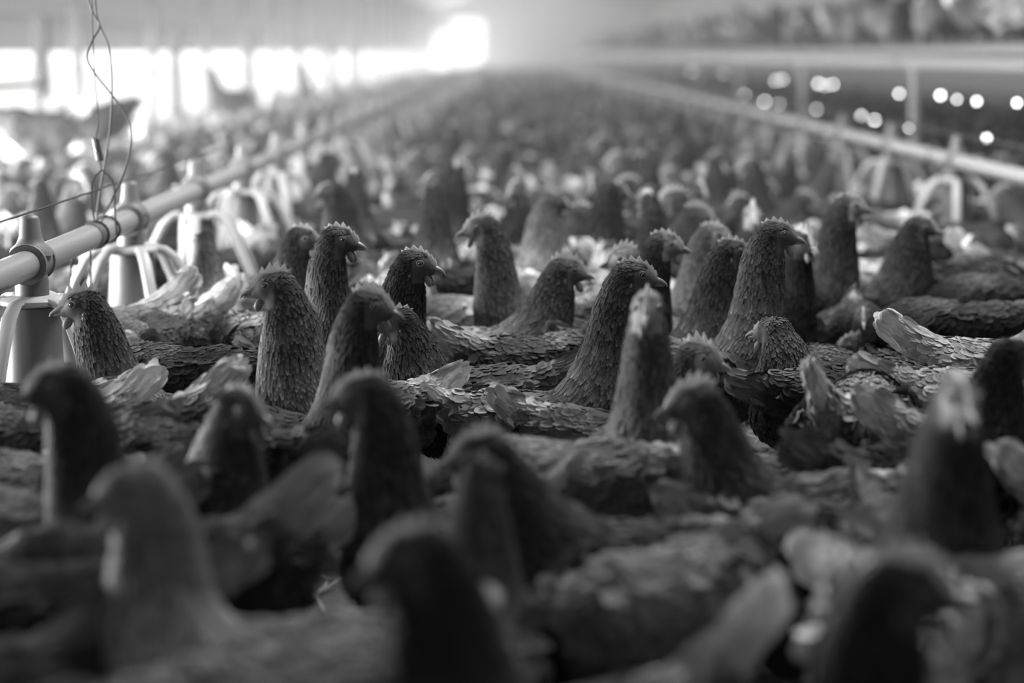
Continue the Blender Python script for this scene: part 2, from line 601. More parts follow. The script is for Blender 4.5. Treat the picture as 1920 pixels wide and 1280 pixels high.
    me = mesh_np(name, V, Q, [M_PLUME, M_LEG], T, I, normals=np.concatenate(NN))
    s = p.get('size', 1.0)
    frame = Matrix(((f[0], lat[0], up[0], H[0] * s), (f[1], lat[1], up[1], H[1] * s), (f[2], lat[2], up[2], H[2] * s), (0, 0, 0, 1))) @ Matrix.Scale(s * 1.24, 4)
    return me, frame, p


# parts of the head, in the head's own frame (x forward, y sideways, z up)


def comb_np(kind):
    prof = {0: [(.036, -.002, .010), (.030, .006, .017), (.022, .012, .024), (.012, .016, .030), (.000, .018, .031), (-.012, .017, .028), (-.022, .016, .022)],
            1: [(.037, -.002, .009), (.031, .006, .020), (.023, .012, .030), (.012, .016, .037), (.001, .018, .039), (-.010, .017, .034), (-.020, .017, .027)],
            2: [(.035, -.001, .007), (.029, .007, .013), (.022, .012, .018), (.013, .016, .021), (.003, .018, .022), (-.007, .018, .019)]}[kind]
    V, Q = [], []
    n = len(prof)
    # blade: root line, valley line, saw-tooth tip line
    pts = []
    for k in range(n):
        x, z0, z1 = prof[k]
        pts.append((x, z0 - .006, z0 + .45 * (z1 - z0), z1))
        if k < n - 1:
            x2, a0, a1 = prof[k + 1]
            pts.append(((x + x2) / 2, (z0 + a0) / 2 - .006, (z0 + a0) / 2 + .35 * ((z1 - z0 + a1 - a0) / 2), (z0 + a0) / 2 + .50 * ((z1 - z0 + a1 - a0) / 2)))
    m = len(pts)
    for s in (1, -1):
        for x, za, zb, zc in pts:
            back = -.006 * max(0, (zc - za) / .03)
            wob = .0016 * math.sin(x * 190)
            V += [(x, s * .0036, za), (x + back * .4, s * .0024 + wob * .5, zb), (x + back, s * .0009 + wob, zc)]
    for k in range(m - 1):
        for r in range(2):
            a = k * 3 + r
            Q.append((a, a + 3, a + 4, a + 1))
            b = m * 3 + a
            Q.append((b, b + 1, b + 4, b + 3))
        a, b = k * 3 + 2, m * 3 + k * 3 + 2
        Q.append((a, a + 3, b + 3, b))
    for k in (0, m - 1):
        for r in range(2):
            a, b = k * 3 + r, m * 3 + k * 3 + r
            Q.append((a, a + 1, b + 1, b) if k == 0 else (a, b, b + 1, a + 1))
    return np.array(V), np.array(Q)


def ball_np(c, r, nu=10, nv=7):
    V, Q = [], []
    for j in range(nv + 1):
        th = PI * j / nv
        for i in range(nu):
            a = 2 * PI * i / nu
            V.append((c[0] + r[0] * math.sin(th) * math.cos(a), c[1] + r[1] * math.sin(th) * math.sin(a), c[2] + r[2] * math.cos(th)))
    for j in range(nv):
        for i in range(nu):
            k = (i + 1) % nu
            Q.append((j * nu + i, (j + 1) * nu + i, (j + 1) * nu + k, j * nu + k))
    return np.array(V), np.array(Q)


def cat_np(parts):
    V, Q, o = [], [], 0
    for v, q in parts:
        V.append(v); Q.append(q + o); o += len(v)
    return np.concatenate(V), np.concatenate(Q)


def beak_np():
    up = tube_quads([(.024, 0, -.005), (.033, 0, -.005), (.041, 0, -.0078), (.047, 0, -.0115), (.0495, 0, -.0155)], [.0062, .0050, .0035, .0021, .0006], 8)
    lo = tube_quads([(.024, 0, -.0110), (.034, 0, -.0118), (.041, 0, -.0132), (.0450, 0, -.0145)], [.0044, .0034, .0020, .0006], 8)
    up[0][:, 1] *= .82; lo[0][:, 1] *= .8
    return cat_np([up, lo])


def wattle_np(s):
    v, q = ball_np((.023, s * .006, -.0245), (.0062, .0028, .0095), 10, 8)
    v[:, 0] += (v[:, 2] + .0245) * -.25
    return v, q


COMBS = [mesh_np('comb', *comb_np(k), [M_COMB], smooth=False) for k in range(3)]
BEAK = mesh_np('beak', *beak_np(), [M_BEAK])
WATTLE = {s: mesh_np('wattle', *wattle_np(s), [M_WATTLE]) for s in (1, -1)}
LOBE = {s: mesh_np('earlobe', *ball_np((-.004, s * .0175, -.0155), (.0032, .0028, .0085)), [M_LOBE]) for s in (1, -1)}


def eye_mesh(s):
    a = ball_np((.0135, s * .0142, .0035), (.0043, .0034, .0041), 12, 8)
    b = ball_np((.0138, s * .0163, .0036), (.0025, .0020, .0025), 10, 6)
    c = []
    for k in range(17):      # the lid as a ring
        t = 2 * PI * k / 16
        c.append((.0135 + .0050 * math.cos(t), s * (.0158 - .0006 * math.cos(t)), .0035 + .0045 * math.sin(t)))
    r = tube_quads(c, [.0009] * 17, 5)
    v, q = cat_np([a, b, r])
    mi = [0] * len(a[1]) + [1] * len(b[1]) + [2] * len(r[1])
    return mesh_np('eye', v, q, [M_EYE, M_PUPIL, M_WATTLE], mat_idx=mi)


EYE = {s: eye_mesh(s) for s in (1, -1)}
_w = [wattle_np(1), wattle_np(-1)]
JOIN = [(*comb_np(0), .30), (*beak_np(), .33), (*_w[0], .26), (*_w[1], .26)]


def add_head_parts(o, frame, comb=0, full=True):
    items = [('comb', COMBS[comb]), ('beak', BEAK), ('wattle', WATTLE[1]), ('wattle', WATTLE[-1])]
    if full:
        items += [('eye', EYE[1]), ('eye', EYE[-1]), ('earlobe', LOBE[1]), ('earlobe', LOBE[-1])]
    for nm, me in items:
        c = bpy.data.objects.new(nm, me)
        link(c, o)
        c.matrix_local = frame


PLACED = []      # (x, y, yaw) of every hen on the litter, to keep the others out of it


QUEUE = []


def hen(px, py, Y, yaw, label, anchor='head', comb=0, **kw):
    """Queue one hen of the litter, found from where the photo shows its crown, its tail tip or its back, at distance Y."""
    QUEUE.append(dict(px=px, py=py, Y=Y, Y0=Y, yaw=yaw, label=label, anchor=anchor, comb=comb, kw=kw))


def hen_pose(q):
    kw = dict(q['kw'])
    P = ray_at(q['px'], q['py'], q['Y'])
    s = kw.get('size', 1.0)
    a = math.radians(q['yaw'])
    if q['anchor'] == 'head':
        kw['hz'] = P.z / s
        if kw.get('hx') is None:
            kw['hx'] = float(np.interp(kw['hz'], [.08, .18, .28, .34, .40, .48], [.235, .24, .20, .165, .145, .13]))
        lx, ly = kw['hx'] * s, kw.get('hy', 0) * s
        if kw['hz'] < .29 and 'bz' not in kw:
            kw['bz'] = .165
    elif q['anchor'] == 'tail':
        t = kw.get('tail', DEFAULT['tail'])
        kw['bz'] = min(.215, max(.125, P.z / s - t - .02))
        lx, ly = -.205 * s, 0
    else:
        kw['bz'] = min(.215, max(.125, P.z / s - .084))
        lx, ly = 0.0, 0.0
    x = P.x - (lx * math.cos(a) - ly * math.sin(a))
    y = P.y - (lx * math.sin(a) + ly * math.cos(a))
    return x, y, a, s, kw, P.z


def settle(n=240):
    """Hens do not stand in one another or in the feeder dishes: nudge their distances until they have room."""
    for it in range(n):
        pos = [hen_pose(q)[:3] for q in QUEUE]
        push = [0.0] * len(QUEUE)
        worst = 0
        for i in range(len(QUEUE)):
            for j in range(i):
                xi, yi, ai = pos[i]; xj, yj, aj = pos[j]
                if abs(xi - xj) > .45 or abs(yi - yj) > .45:
                    continue
                dm = min(math.hypot(xi + u * math.cos(ai) - xj - w * math.cos(aj), yi + u * math.sin(ai) - yj - w * math.sin(aj)) for u in (.07, -.01, -.1) for w in (.07, -.01, -.1))
                if dm < .148:
                    worst = max(worst, .148 - dm)
                    g = .5 * (.148 - dm)
                    front = i if (QUEUE[i]['Y'] + .2 * yi) < (QUEUE[j]['Y'] + .2 * yj) else j
                    push[front] -= g; push[i + j - front] += g
            for lx, sp, y0, ys in LINES:
                k = max(0, round((pos[i][1] - y0) / sp))
                for u in (.07, -.1):
                    dx, dy = pos[i][0] + u * math.cos(pos[i][2]) - lx, pos[i][1] + u * math.sin(pos[i][2]) - (y0 + sp * k)
                    d = math.hypot(dx, dy)
                    if d < .27:
                        push[i] += .4 * (.27 - d) * (1 if dy > 0 else -1)
        for i, q in enumerate(QUEUE):
            q['Y'] = min(q['Y0'] * 1.10, max(q['Y0'] * .91, q['Y'] + max(-.03, min(.03, push[i]))))
        if worst < .004:
            break
    print('settled', it, 'worst', round(worst, 3))


def place_hens():
    settle()
    for q in QUEUE:
        x, y, a, s, kw, z = hen_pose(q)
        Y = q['Y']
        focus = 2.95 < Y < 4.5
        kw.setdefault('seed', int(q['px'] * 7 + q['py']))
        me, frame, p = hen_mesh('hen', res=.0055 if focus else .0075, fspace=1.0 if focus else 1.15 if Y < 5.6 else 1.7, **kw)
        o = bpy.data.objects.new('hen', me)
        o.location = (x, y, 0)
        o.rotation_euler = (0, 0, a)
        tag(o, q['label'], 'hen', 'hens on the litter')
        link(o)
        add_head_parts(o, frame, q['comb'])
        PLACED.append((x, y, a, s))

# ------------------------------------------------------------------ the house
def struct(o):
    o['kind'] = 'structure'
    return o


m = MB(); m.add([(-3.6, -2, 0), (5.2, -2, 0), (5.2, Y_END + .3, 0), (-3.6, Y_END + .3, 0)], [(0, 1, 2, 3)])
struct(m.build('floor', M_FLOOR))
m = MB(); m.add([(-60, -40, -.12), (40, -40, -.12), (40, 160, -.12), (-60, 160, -.12)], [(0, 1, 2, 3)])
struct(m.build('ground', M_GROUND))
# left wall: plain near part, then the long panel above the opening, and a low sill
T = .06
m = MB(); m.box(XL - T, XL, -2, Y_OPEN, 0, 2.45); struct(m.build('wall_left_near', M_WALL))
m = MB(); m.box(XL - T, XL, Y_OPEN, Y_END, OPEN_TOP, 1.09); struct(m.build('wall_left_lower_panel', M_WALL))
m = MB(); m.box(XL - T + .015, XL - .015, Y_OPEN, Y_END, 1.09, 2.45); struct(m.build('wall_left', plain('wall_upper_panel', 0.34, 0.7, 0.08, 3)))
m = MB(); m.box(XL - .01, XL + .02, Y_OPEN, Y_END, 1.075, 1.105); struct(m.build('trim_1', M_DARKSTEEL))
m = MB(); m.box(XL - T, XL, Y_OPEN, Y_END, -.1, .07); struct(m.build('wall_left_sill', M_WALL))
# back (behind the camera), right wall
m = MB(); m.box(-3.6, 5.3, -2.1, -2, 0, 3.8); struct(m.build('wall_back', M_WALL))
m = MB(); m.box(5.15, 5.25, -2, Y_END, 0, 2.7); struct(m.build('wall_right', M_WALL))
# far wall with the open door and a small bright window beside it
DX0, DX1, DZ = -2.28, -1.08, 2.12
WX0, WX1, WZ0, WZ1 = -2.95, -2.50, .75, 1.65
m = MB()
m.box(-3.6, WX0, Y_END, Y_END + .1, 0, 3.9).box(WX0, WX1, Y_END, Y_END + .1, 0, WZ0).box(WX0, WX1, Y_END, Y_END + .1, WZ1, 3.9)
m.box(WX1, DX0, Y_END, Y_END + .1, 0, 3.9).box(DX0, DX1, Y_END, Y_END + .1, DZ, 3.9).box(DX1, 5.3, Y_END, Y_END + .1, 0, 3.9)
struct(m.build('wall_far', plain('far_wall_panel', 0.6, 0.7, 0.05, 2)))
m = MB(); m.box(DX0 - .06, DX0, Y_END - .03, Y_END + .1, 0, DZ + .06).box(DX1, DX1 + .06, Y_END - .03, Y_END + .1, 0, DZ + .06).box(DX0, DX1, Y_END - .03, Y_END + .1, DZ, DZ + .06)
struct(m.build('door_1', M_STEEL))
m = MB(); m.box(WX0 - .05, WX0, Y_END - .03, Y_END + .05, WZ0 - .05, WZ1 + .05).box(WX1, WX1 + .05, Y_END - .03, Y_END + .05, WZ0 - .05, WZ1 + .05)
m.box(WX0, WX1, Y_END - .03, Y_END + .05, WZ0 - .05, WZ0).box(WX0, WX1, Y_END - .03, Y_END + .05, WZ1, WZ1 + .05)
struct(m.build('window_1', M_STEEL))
# roof slopes
m = MB(); m.add([(XL - .3, -2, 2.33), (.1, -2, 3.52), (.1, Y_END + .2, 3.52), (XL - .3, Y_END + .2, 2.33), (XL - .3, -2, 2.39), (.1, -2, 3.58), (.1, Y_END + .2, 3.58), (XL - .3, Y_END + .2, 2.39)],
                [(0, 3, 2, 1), (4, 5, 6, 7), (0, 1, 5, 4), (2, 3, 7, 6), (0, 4, 7, 3), (1, 2, 6, 5)])
m.add([(1.1, -2, 3.52), (5.4, -2, 2.5), (5.4, Y_END + .2, 2.5), (1.1, Y_END + .2, 3.52), (1.1, -2, 3.58), (5.4, -2, 2.56), (5.4, Y_END + .2, 2.56), (1.1, Y_END + .2, 3.58)],
      [(0, 3, 2, 1), (4, 5, 6, 7), (0, 1, 5, 4), (2, 3, 7, 6), (0, 4, 7, 3), (1, 2, 6, 5)])
m.box(.1, 1.1, -2, Y_END + .2, 3.52, 3.58)
struct(m.build('ceiling', M_CEIL))

# dust haze that fills the house
hm = bpy.data.materials.new('dust_haze')
hm.use_nodes = True
nt = hm.node_tree
nt.nodes.remove(nt.nodes['Principled BSDF'])
vs = nt.nodes.new('ShaderNodeVolumeScatter')
vs.inputs['Color'].default_value = (1, 1, 1, 1)
vs.inputs['Density'].default_value = 0.009
vs.inputs['Anisotropy'].default_value = 0.2
nt.links.new(vs.outputs['Volume'], nt.nodes['Material Output'].inputs['Volume'])
m = MB(); m.box(-3.28, 5.1, 4.9, Y_END - .05, .001, 2.3)
tag(m.build('dust_haze', hm), 'thin bright dust haze filling the long poultry house', 'haze', kind='stuff')

# tall timber posts along the left wall, short posts and a rail in front of them
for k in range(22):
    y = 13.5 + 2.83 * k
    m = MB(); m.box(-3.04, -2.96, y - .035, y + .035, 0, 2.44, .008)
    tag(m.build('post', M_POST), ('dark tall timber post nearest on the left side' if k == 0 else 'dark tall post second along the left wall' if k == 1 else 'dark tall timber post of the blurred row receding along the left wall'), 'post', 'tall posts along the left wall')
for k in range(6):
    y = 10.8 + 4.3 * k
    m = MB(); m.box(-2.64, -2.56, y - .04, y + .04, 0, 1.05, .006)
    tag(m.build('short_post', M_POST), ('short post at the upper left corner holding the side rail' if k == 0 else 'short post standing before the bright left opening'), 'post', 'short posts by the left opening')
m = MB(); m.tube([(-2.6, 7.2, .672), (-2.6, 10.78, .672)], .022, 10)
tag(m.build('side_rail', M_STEEL, smooth=True), 'grey horizontal rail before the bright opening at upper left', 'rail')


# ------------------------------------------------------------------ feeding lines
PIPE_Z = .455


def arm_pts(a):
    pr = [(.040, -.056), (.066, -.059), (.088, -.076), (.112, -.118), (.140, -.18), (.163, -.245)]
    return [(r * math.cos(a), r * math.sin(a), z) for r, z in pr]


def pan_meshes():
    R = {}
    m = MB(); m.lathe([(.034, .012), (.031, .022), (.022, .030), (.0175, .040), (.0145, .068), (.0125, .072), (.006, .075)], 18); R['cap'] = m.mesh('cap', M_CAP, True)
    # clamp collar hugging the pipe (the pipe runs along y)
    m = MB()
    for y0, y1, r0 in ((-.034, -.026, .0315), (-.026, .026, .0285), (.026, .034, .0315)):
        rings = []
        for y, r in ((y0, .0226), (y0, r0), (y1, r0), (y1, .0226)):
            rings.append([(r * math.cos(2 * PI * i / 22), y, r * math.sin(2 * PI * i / 22)) for i in range(22)])
        m.loft(rings, False)
    R['clamp'] = m.mesh('clamp', M_CAP, True)
    m = MB(); m.lathe([(.024, -.018), (.026, -.03), (.026, -.060)], 18); R['drop_tube'] = m.mesh('drop_tube', M_PLASTIC_GREY, True)
    m = MB()
    m.lathe([(.026, -.050), (.050, -.052), (.055, -.056), (.055, -.062), (.050, -.065), (.028, -.064)], 24)
    R['grill_ring'] = m.mesh('grill_ring', M_PLASTIC, True)
    m = MB(); m.lathe([(.030, -.064), (.040, -.068), (.043, -.10), (.045, -.18), (.049, -.185), (.052, -.22), (.070, -.28), (.073, -.295)], 24); R['drum'] = m.mesh('drum', M_PLASTIC_GREY, True)
    m = MB(); m.lathe([(.05, -.350), (.12, -.346), (.150, -.325), (.166, -.272), (.172, -.252), (.175, -.245), (.170, -.243), (.160, -.252), (.145, -.315), (.118, -.334), (.05, -.338)], 32); R['feed_dish'] = m.mesh('feed_dish', M_PLASTIC, True)
    m = MB(); m.tube(arm_pts(0), [.011, .0115, .0125, .012, .0115, .010], 8, flat=(1.0, .7)); R['arm'] = m.mesh('arm', M_PLASTIC, True)
    return R


PAN = pan_meshes()


def join_meshes(name, parts):
    """One mesh of several, keeping each one's material and smoothing."""
    mats, V, F, MI, SM = [], [], [], [], []
    for me, mat in parts:
        o = len(V)
        V += [tuple(mat @ v.co) for v in me.vertices]
        if me.materials[0] not in mats: mats.append(me.materials[0])
        for p in me.polygons:
            F.append([i + o for i in p.vertices]); MI.append(mats.index(me.materials[0])); SM.append(p.use_smooth)
    r = bpy.data.meshes.new(name)
    r.from_pydata(V, [], F)
    for q in mats: r.materials.append(q)
    r.polygons.foreach_set('material_index', MI); r.polygons.foreach_set('use_smooth', SM)
    r.update()
    return r


N_ARM = 6
PAN_FAR = join_meshes('feeder_pan', [(PAN[k], Matrix()) for k in ('cap', 'clamp', 'drop_tube', 'grill_ring', 'drum', 'feed_dish')] + [(PAN['arm'], Matrix.Rotation(2 * PI * k / N_ARM, 4, 'Z')) for k in range(N_ARM)])
ORD = ['nearest', 'second', 'third', 'fourth']
for li, (lx, sp, y0, ys) in enumerate(LINES):
    side = 'left' if li == 0 else 'right'
    m = MB(); m.tube([(lx, ys, PIPE_Z), (lx, Y_END - 3, PIPE_Z)], .0265, 20)
    pipe = tag(m.build('feed_pipe', M_PIPE, smooth=True), f'long pale plastic feed pipe running back on the {side}', 'pipe', 'feed pipes')
    for k in range(24):
        y = y0 + sp * 3 * k + (.55 * sp if li == 0 else -.62 * sp)
        if li == 1 and k == 0: y = y0 + .36
        m = MB(); m.tube([(lx, y - .02, PIPE_Z), (lx, y + .02, PIPE_Z)], .0285, 16)
        m.build('pipe_sleeve', M_BAND, pipe, True)
    m = MB()
    zt = PIPE_Z + .094
    m.tube([(lx, ys, zt), (lx, Y_END - 3, zt)], .0022, 5)
    tag(m.build('guard_wire', M_WIRE), f'thin wire stretched just above the {side} feed pipe', 'wire', 'wires above the feed pipes')
    k = 0
    while True:
        y = y0 + sp * k
        if y > 62: break
        grp = f'feeder pans on the {side} feed pipe'
        if y < 11:
            t = empty('feeder_pan', (lx, y, PIPE_Z), .35 + 1.7 * k)
            t.scale = (1.2,) * 3
            tag(t, (f'{ORD[k]} pale plastic feeder pan on the {side} feed pipe' if k < 4 else f'blurred pale feeder pan halfway along the {side} feed pipe'), 'feeder', grp)
            for part in ('cap', 'clamp', 'drop_tube', 'grill_ring', 'drum', 'feed_dish'):
                c = link(bpy.data.objects.new(part, PAN[part]), t)
                if part == 'clamp': c.rotation_euler.z = -(.35 + 1.7 * k)
            for a in range(N_ARM):
                c = link(bpy.data.objects.new('arm', PAN['arm']), t)
                c.rotation_euler.z = 2 * PI * a / N_ARM
        else:
            o = link(bpy.data.objects.new('feeder_pan', PAN_FAR))
            o.location = (lx, y, PIPE_Z)
            o.scale = (1.2,) * 3
            tag(o, f'tiny far pale feeder pan near the vanishing end of the {side} feed pipe', 'feeder', grp)
        k += 1


# hanging wires at the left pipe, with a dark connector on the shorter one
def path(Y, pts):
    return [ray_at(px, py, Y) for px, py in pts]


def smooth_path(P, n=6):
    out = []
    for i in range(len(P) - 1):
        a, b, c, d = P[max(i - 1, 0)], P[i], P[i + 1], P[min(i + 2, len(P) - 1)]
        for k in range(n):
            t = k / n
            out.append(.5 * ((2 * b) + (c - a) * t + (2 * a - 5 * b + 4 * c - d) * t * t + (3 * b - a - 3 * c + d) * t ** 3))
    out.append(P[-1])
    return out


YW = 4.16
m = MB(); m.tube(smooth_path(path(YW, [(150, -60), (172, 18), (187, 48), (174, 75), (164, 108), (180, 140), (210, 178), (233, 210), (247, 245), (242, 290), (228, 335), (212, 368), (196, 402), (186, 425)])), .0020, 6)
tag(m.build('hanging_wire', M_WIRE, smooth=True), 'bowed wire that bulges right, twisted above the left feed pipe', 'wire', 'wires hanging over the left pipe')
m = MB(); m.tube(smooth_path(path(YW + .02, [(178, -60), (180, 18), (188, 50), (203, 85), (209, 130), (210, 180), (206, 245), (196, 310), (187, 360), (180, 415)])), .0020, 6)
tag(m.build('hanging_wire', M_WIRE, smooth=True), 'nearly straight wire crossing the bowed one above the left feed pipe', 'wire', 'wires hanging over the left pipe')
t = empty('connector_cord', path(YW - .03, [(183, 280)])[0])
tag(t, 'thin cord with a dark plug-like connector hanging over the left feed pipe', 'cord')
inv = Vector(t.location)
m = MB(); m.tube([p - inv for p in smooth_path(path(YW - .03, [(172, -60), (174, 60), (178, 150), (183, 200), (184, 235), (180, 262), (187, 300), (190, 320)]))], .0011, 6); m.build('cord', M_CORD, t, True)
a, b = [p - inv for p in path(YW - .03, [(179, 258), (188, 302)])]
m = MB(); m.tube([a, a + (b - a) * .06, a + (b - a) * .94, b], [.0055, .0078, .0082, .006], 8, flat=(1, .75)); cb = m.build('connector', M_BAND, t)
m = MB(); m.tube([a + Vector((-.006, 0, .002)), a + Vector((-.002, 0, -.012)), a + (b - a) * .6 + Vector((-.002, -.007, 0))], .0022, 6); m.build('clip', M_DARKSTEEL, cb)
m = MB(); m.tube([p - inv for p in smooth_path(path(YW - .03, [(190, 318), (176, 335), (171, 360), (174, 400), (180, 425)]))], .0018, 6); m.build('loop', M_CORD, t, True)
m = MB(); m.tube([p - inv for p in smooth_path(path(YW - .03, [(190, 318), (206, 332), (214, 355), (216, 400), (219, 440)]))], .0018, 6); m.build('loop', M_CORD, t, True)
m = MB()
m.tube([Vector((-.894 + .029 * math.cos(2 * PI * i / 16), YW - .02, PIPE_Z + .029 * math.sin(2 * PI * i / 16))) - inv for i in range(17)], .0028, 6); m.build('pipe_loop', M_CORD, t, True); m = MB()
m.tube([Vector((-.894 + .029 * math.cos(2 * PI * i / 16), YW + .10, PIPE_Z + .029 * math.sin(2 * PI * i / 16))) - inv for i in range(17)], .0028, 6)
m.build('pipe_loop', M_CORD, t, True)
m = MB(); m.tube([Vector((-.922, YW - .02, PIPE_Z)) - inv, Vector((-.945, YW - .03, PIPE_Z - .06)) - inv, Vector((-.957, YW - .03, PIPE_Z - .15)) - inv], .0022, 6)
m.tube([Vector((-.906, YW - .02, PIPE_Z - .02)) - inv, Vector((-.908, YW - .02, PIPE_Z - .15)) - inv], .0022, 6); m.build('cord_tail', M_CORD, t, True)


# ------------------------------------------------------------------ the raised tier on the right
TX0, TX1, TZ, TY0, TY1 = 2.04, 4.7, .865, 5.2, 70.0
t = empty('aviary_tier', (TX0, TY0, 0))
tag(t, 'long raised steel tier with slatted deck and front rail on the right', 'tier')
loc = lambda x: x - TX0
m = MB(); m.tube([(.0, 0, TZ - .012), (0, TY1 - TY0, TZ - .012)], .030, 14); m.build('front_perch', M_RAIL, t, True)
m = MB(); m.box(.0, .045, 0, TY1 - TY0, TZ - .095, TZ - .030); m.build('edge_beam', M_BAND, t)
m = MB()
for k in range(30):
    x = .06 + k * .088
    m.box(x, x + .034, 0, TY1 - TY0, TZ - .034, TZ - .004)
m.build('slat_deck', M_RAIL, t)
for k in range(16):
    y = 1.2 + k * 4.0
    m = MB(); m.box(.09, .13, y - .02, y + .02, 0, TZ - .034, .004).box(.0, 2.66, y - .02, y + .02, TZ - .09, TZ - .034); m.build('leg', M_STEEL, t)
m = MB(); m.tube([(.02, 0, TZ + .030), (.02, TY1 - TY0, TZ + .030)], .004, 6); m.build('edge_wire', M_WIRE, t)

# two added strings of glowing beads under the tier, imitating glints on drinker drops
M_GLINT, nt, b = new_mat('lamp_glow')
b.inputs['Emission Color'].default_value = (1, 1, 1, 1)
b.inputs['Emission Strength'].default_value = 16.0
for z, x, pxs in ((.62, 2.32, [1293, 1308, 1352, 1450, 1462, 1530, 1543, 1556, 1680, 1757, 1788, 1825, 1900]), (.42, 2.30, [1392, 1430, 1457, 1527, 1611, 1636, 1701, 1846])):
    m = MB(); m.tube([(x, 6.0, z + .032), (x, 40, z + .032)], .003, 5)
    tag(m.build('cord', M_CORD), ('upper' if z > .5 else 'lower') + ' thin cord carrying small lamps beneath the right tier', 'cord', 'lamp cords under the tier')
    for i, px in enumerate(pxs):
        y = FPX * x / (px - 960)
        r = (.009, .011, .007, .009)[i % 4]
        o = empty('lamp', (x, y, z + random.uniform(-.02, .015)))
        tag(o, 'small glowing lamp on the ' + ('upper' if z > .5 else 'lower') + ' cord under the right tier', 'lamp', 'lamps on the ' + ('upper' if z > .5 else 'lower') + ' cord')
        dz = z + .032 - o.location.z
        m = MB(); m.lathe([(.002, -r), (r * .7, -r * .7), (r, 0), (r * .7, r * .7), (.004, r)], 10); m.build('bulb', M_GLINT, o, True)
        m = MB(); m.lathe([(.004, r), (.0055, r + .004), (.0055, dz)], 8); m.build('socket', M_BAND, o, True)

# low perch on the left with hens roosting on it
PX_, PZ_ = -2.06, .335
t = empty('perch', (PX_, 7.6, 0))
tag(t, 'low wooden roosting perch along the bright left side', 'perch')
m = MB(); m.tube([(0, 0, PZ_ - .02), (0, 26, PZ_ - .02)], .02, 10); m.build('perch_rail', M_POST, t, True)
for k in range(10):
    m = MB(); m.box(-.02, .02, .05 + 2.85 * k, .09 + 2.85 * k, 0, PZ_ - .03, .003); m.build('leg', M_POST, t)

# loose straw in the litter
V, Q = [], []
for k in range(4200):
    x, y = RNG.uniform(-1.3, 1.6), RNG.uniform(1.4, 5.4)
    a, l, w = RNG.uniform(0, PI), RNG.uniform(.015, .07), RNG.uniform(.0008, .0022)
    dx, dy, z0, z1 = math.cos(a) * l / 2, math.sin(a) * l / 2, RNG.uniform(.002, .012), RNG.uniform(.002, .016)
    sx, sy = -math.sin(a) * w, math.cos(a) * w
    o = len(V)
    V += [(x - dx - sx, y - dy - sy, z0), (x - dx + sx, y - dy + sy, z0), (x - dx, y - dy, z0 + w), (x + dx - sx, y + dy - sy, z1), (x + dx + sx, y + dy + sy, z1), (x + dx, y + dy, z1 + w)]
    Q += [(o, o + 3, o + 5, o + 2), (o + 1, o + 2, o + 5, o + 4), (o, o + 1, o + 4, o + 3)]
o = link(bpy.data.objects.new('straw_litter', mesh_np('straw_litter', V, Q, [M_STRAW], smooth=False)))
tag(o, 'loose chopped straw strewn on the dark floor between the hens', 'straw', kind='stuff')

# ------------------------------------------------------------------ the hens one can tell apart, from the nearest rows back
DK = dict(body=.022, neckt=.024, headt=.018, tailt=.18, fluff=.03, face=.085)
MD = dict(body=.038, neckt=.040, headt=.027, tailt=.60, fluff=.07, face=.10)
PL = dict(body=.14, neckt=.06, headt=.032, tailt=.85, fluff=.24, face=.11)
WH = dict(body=.50, neckt=.2, headt=.10, tailt=.85, fluff=.6, face=.15)
D = lambda base, **k: {**base, **k}
rad = math.radians

# --- the sharp middle rows
hen(1188, 487, 3.60, -4, 'sharp brown hen in profile facing right with upright neck and pale fanned tail', comb=0, **D(MD, hx=.165, bz=.150, tail=.065, wingt=.15, tailt=.85, fluff=.24, body=.075, neckt=.05))
hen(1060, 482, 4.0, 6, 'pale-backed hen facing right with bent white comb, behind the sharp profile hen', comb=1, **D(PL, hx=.16, bz=.165, neckt=.045, tail=.06, size=1.06, body=.2))
hen(690, 543, 3.36, -38, 'thick-necked brown hen turned right, standing left of the dark scaly-backed hen', comb=1, **D(MD, bz=.155, hyaw=rad(25), hx=.15, tail=.07))
hen(745, 575, 3.85, 185, 'dark hen with long fringed hackles and scaly back, its face hidden behind another hen', comb=0, **D(DK, hx=.125, bz=.172, body=.04, edge=1.0))
hen(515, 507, 3.62, 208, 'sharp brown hen facing left with spiky comb and ragged hackles, centre left', comb=1, **D(MD, bz=.165, hyaw=rad(-25), neck=1.15, edge=1.1))
hen(155, 543, 3.32, 181, 'sharp hen facing left with speckled throat, beside the nearest left feeder', comb=1, **D(MD, bz=.150, tail=.105, hx=.165, tailt=.14, edge=1.1))
hen(1455, 413, 4.00, -14, 'tall smooth brown hen facing right with spiky comb and scaled shoulders', comb=0, **D(MD, body=.07, neckt=.058, bz=.185, hx=.14, hyaw=rad(8)))
hen(1372, 447, 4.14, 4, 'dark hen facing right with its face hidden behind the tall smooth hen', comb=0, **D(DK, neckt=.03, bz=.17, hx=.15))
hen(1505, 432, 4.35, -62, 'dark hen with lowered wing tip standing right behind the tall smooth hen', comb=1, **D(DK, bz=.20, wing=.01))
hen(1592, 364, 4.72, -28, 'tall dark hen with pale cheek facing right, neck stretched high', comb=0, **D(DK, bz=.21, hyaw=rad(20), face=.26))
hen(1726, 404, 4.78, -22, 'dark hen turned right with pale rump, below the right-hand feeders', comb=0, **D(DK, bz=.185, neck=1.2, fluff=.2))
hen(1245, 434, 4.22, -30, 'slim dark-necked hen with big light-ringed eye facing right, behind the sharp profile hen', comb=0, **D(DK, hyaw=rad(20), neck=.85, face=.24, bz=.17))
hen(1172, 462, 4.30, 196, 'pale-faced hen with tall white comb peeking out behind the sharp profile hen', comb=1, **D(PL, face=.4, bz=.165))
hen(1337, 418, 4.62, -12, 'hen with bright comb and open beak facing right, between the slim hen and dark hen', comb=0, **D(MD, face=.26, bz=.17, neckt=.07))
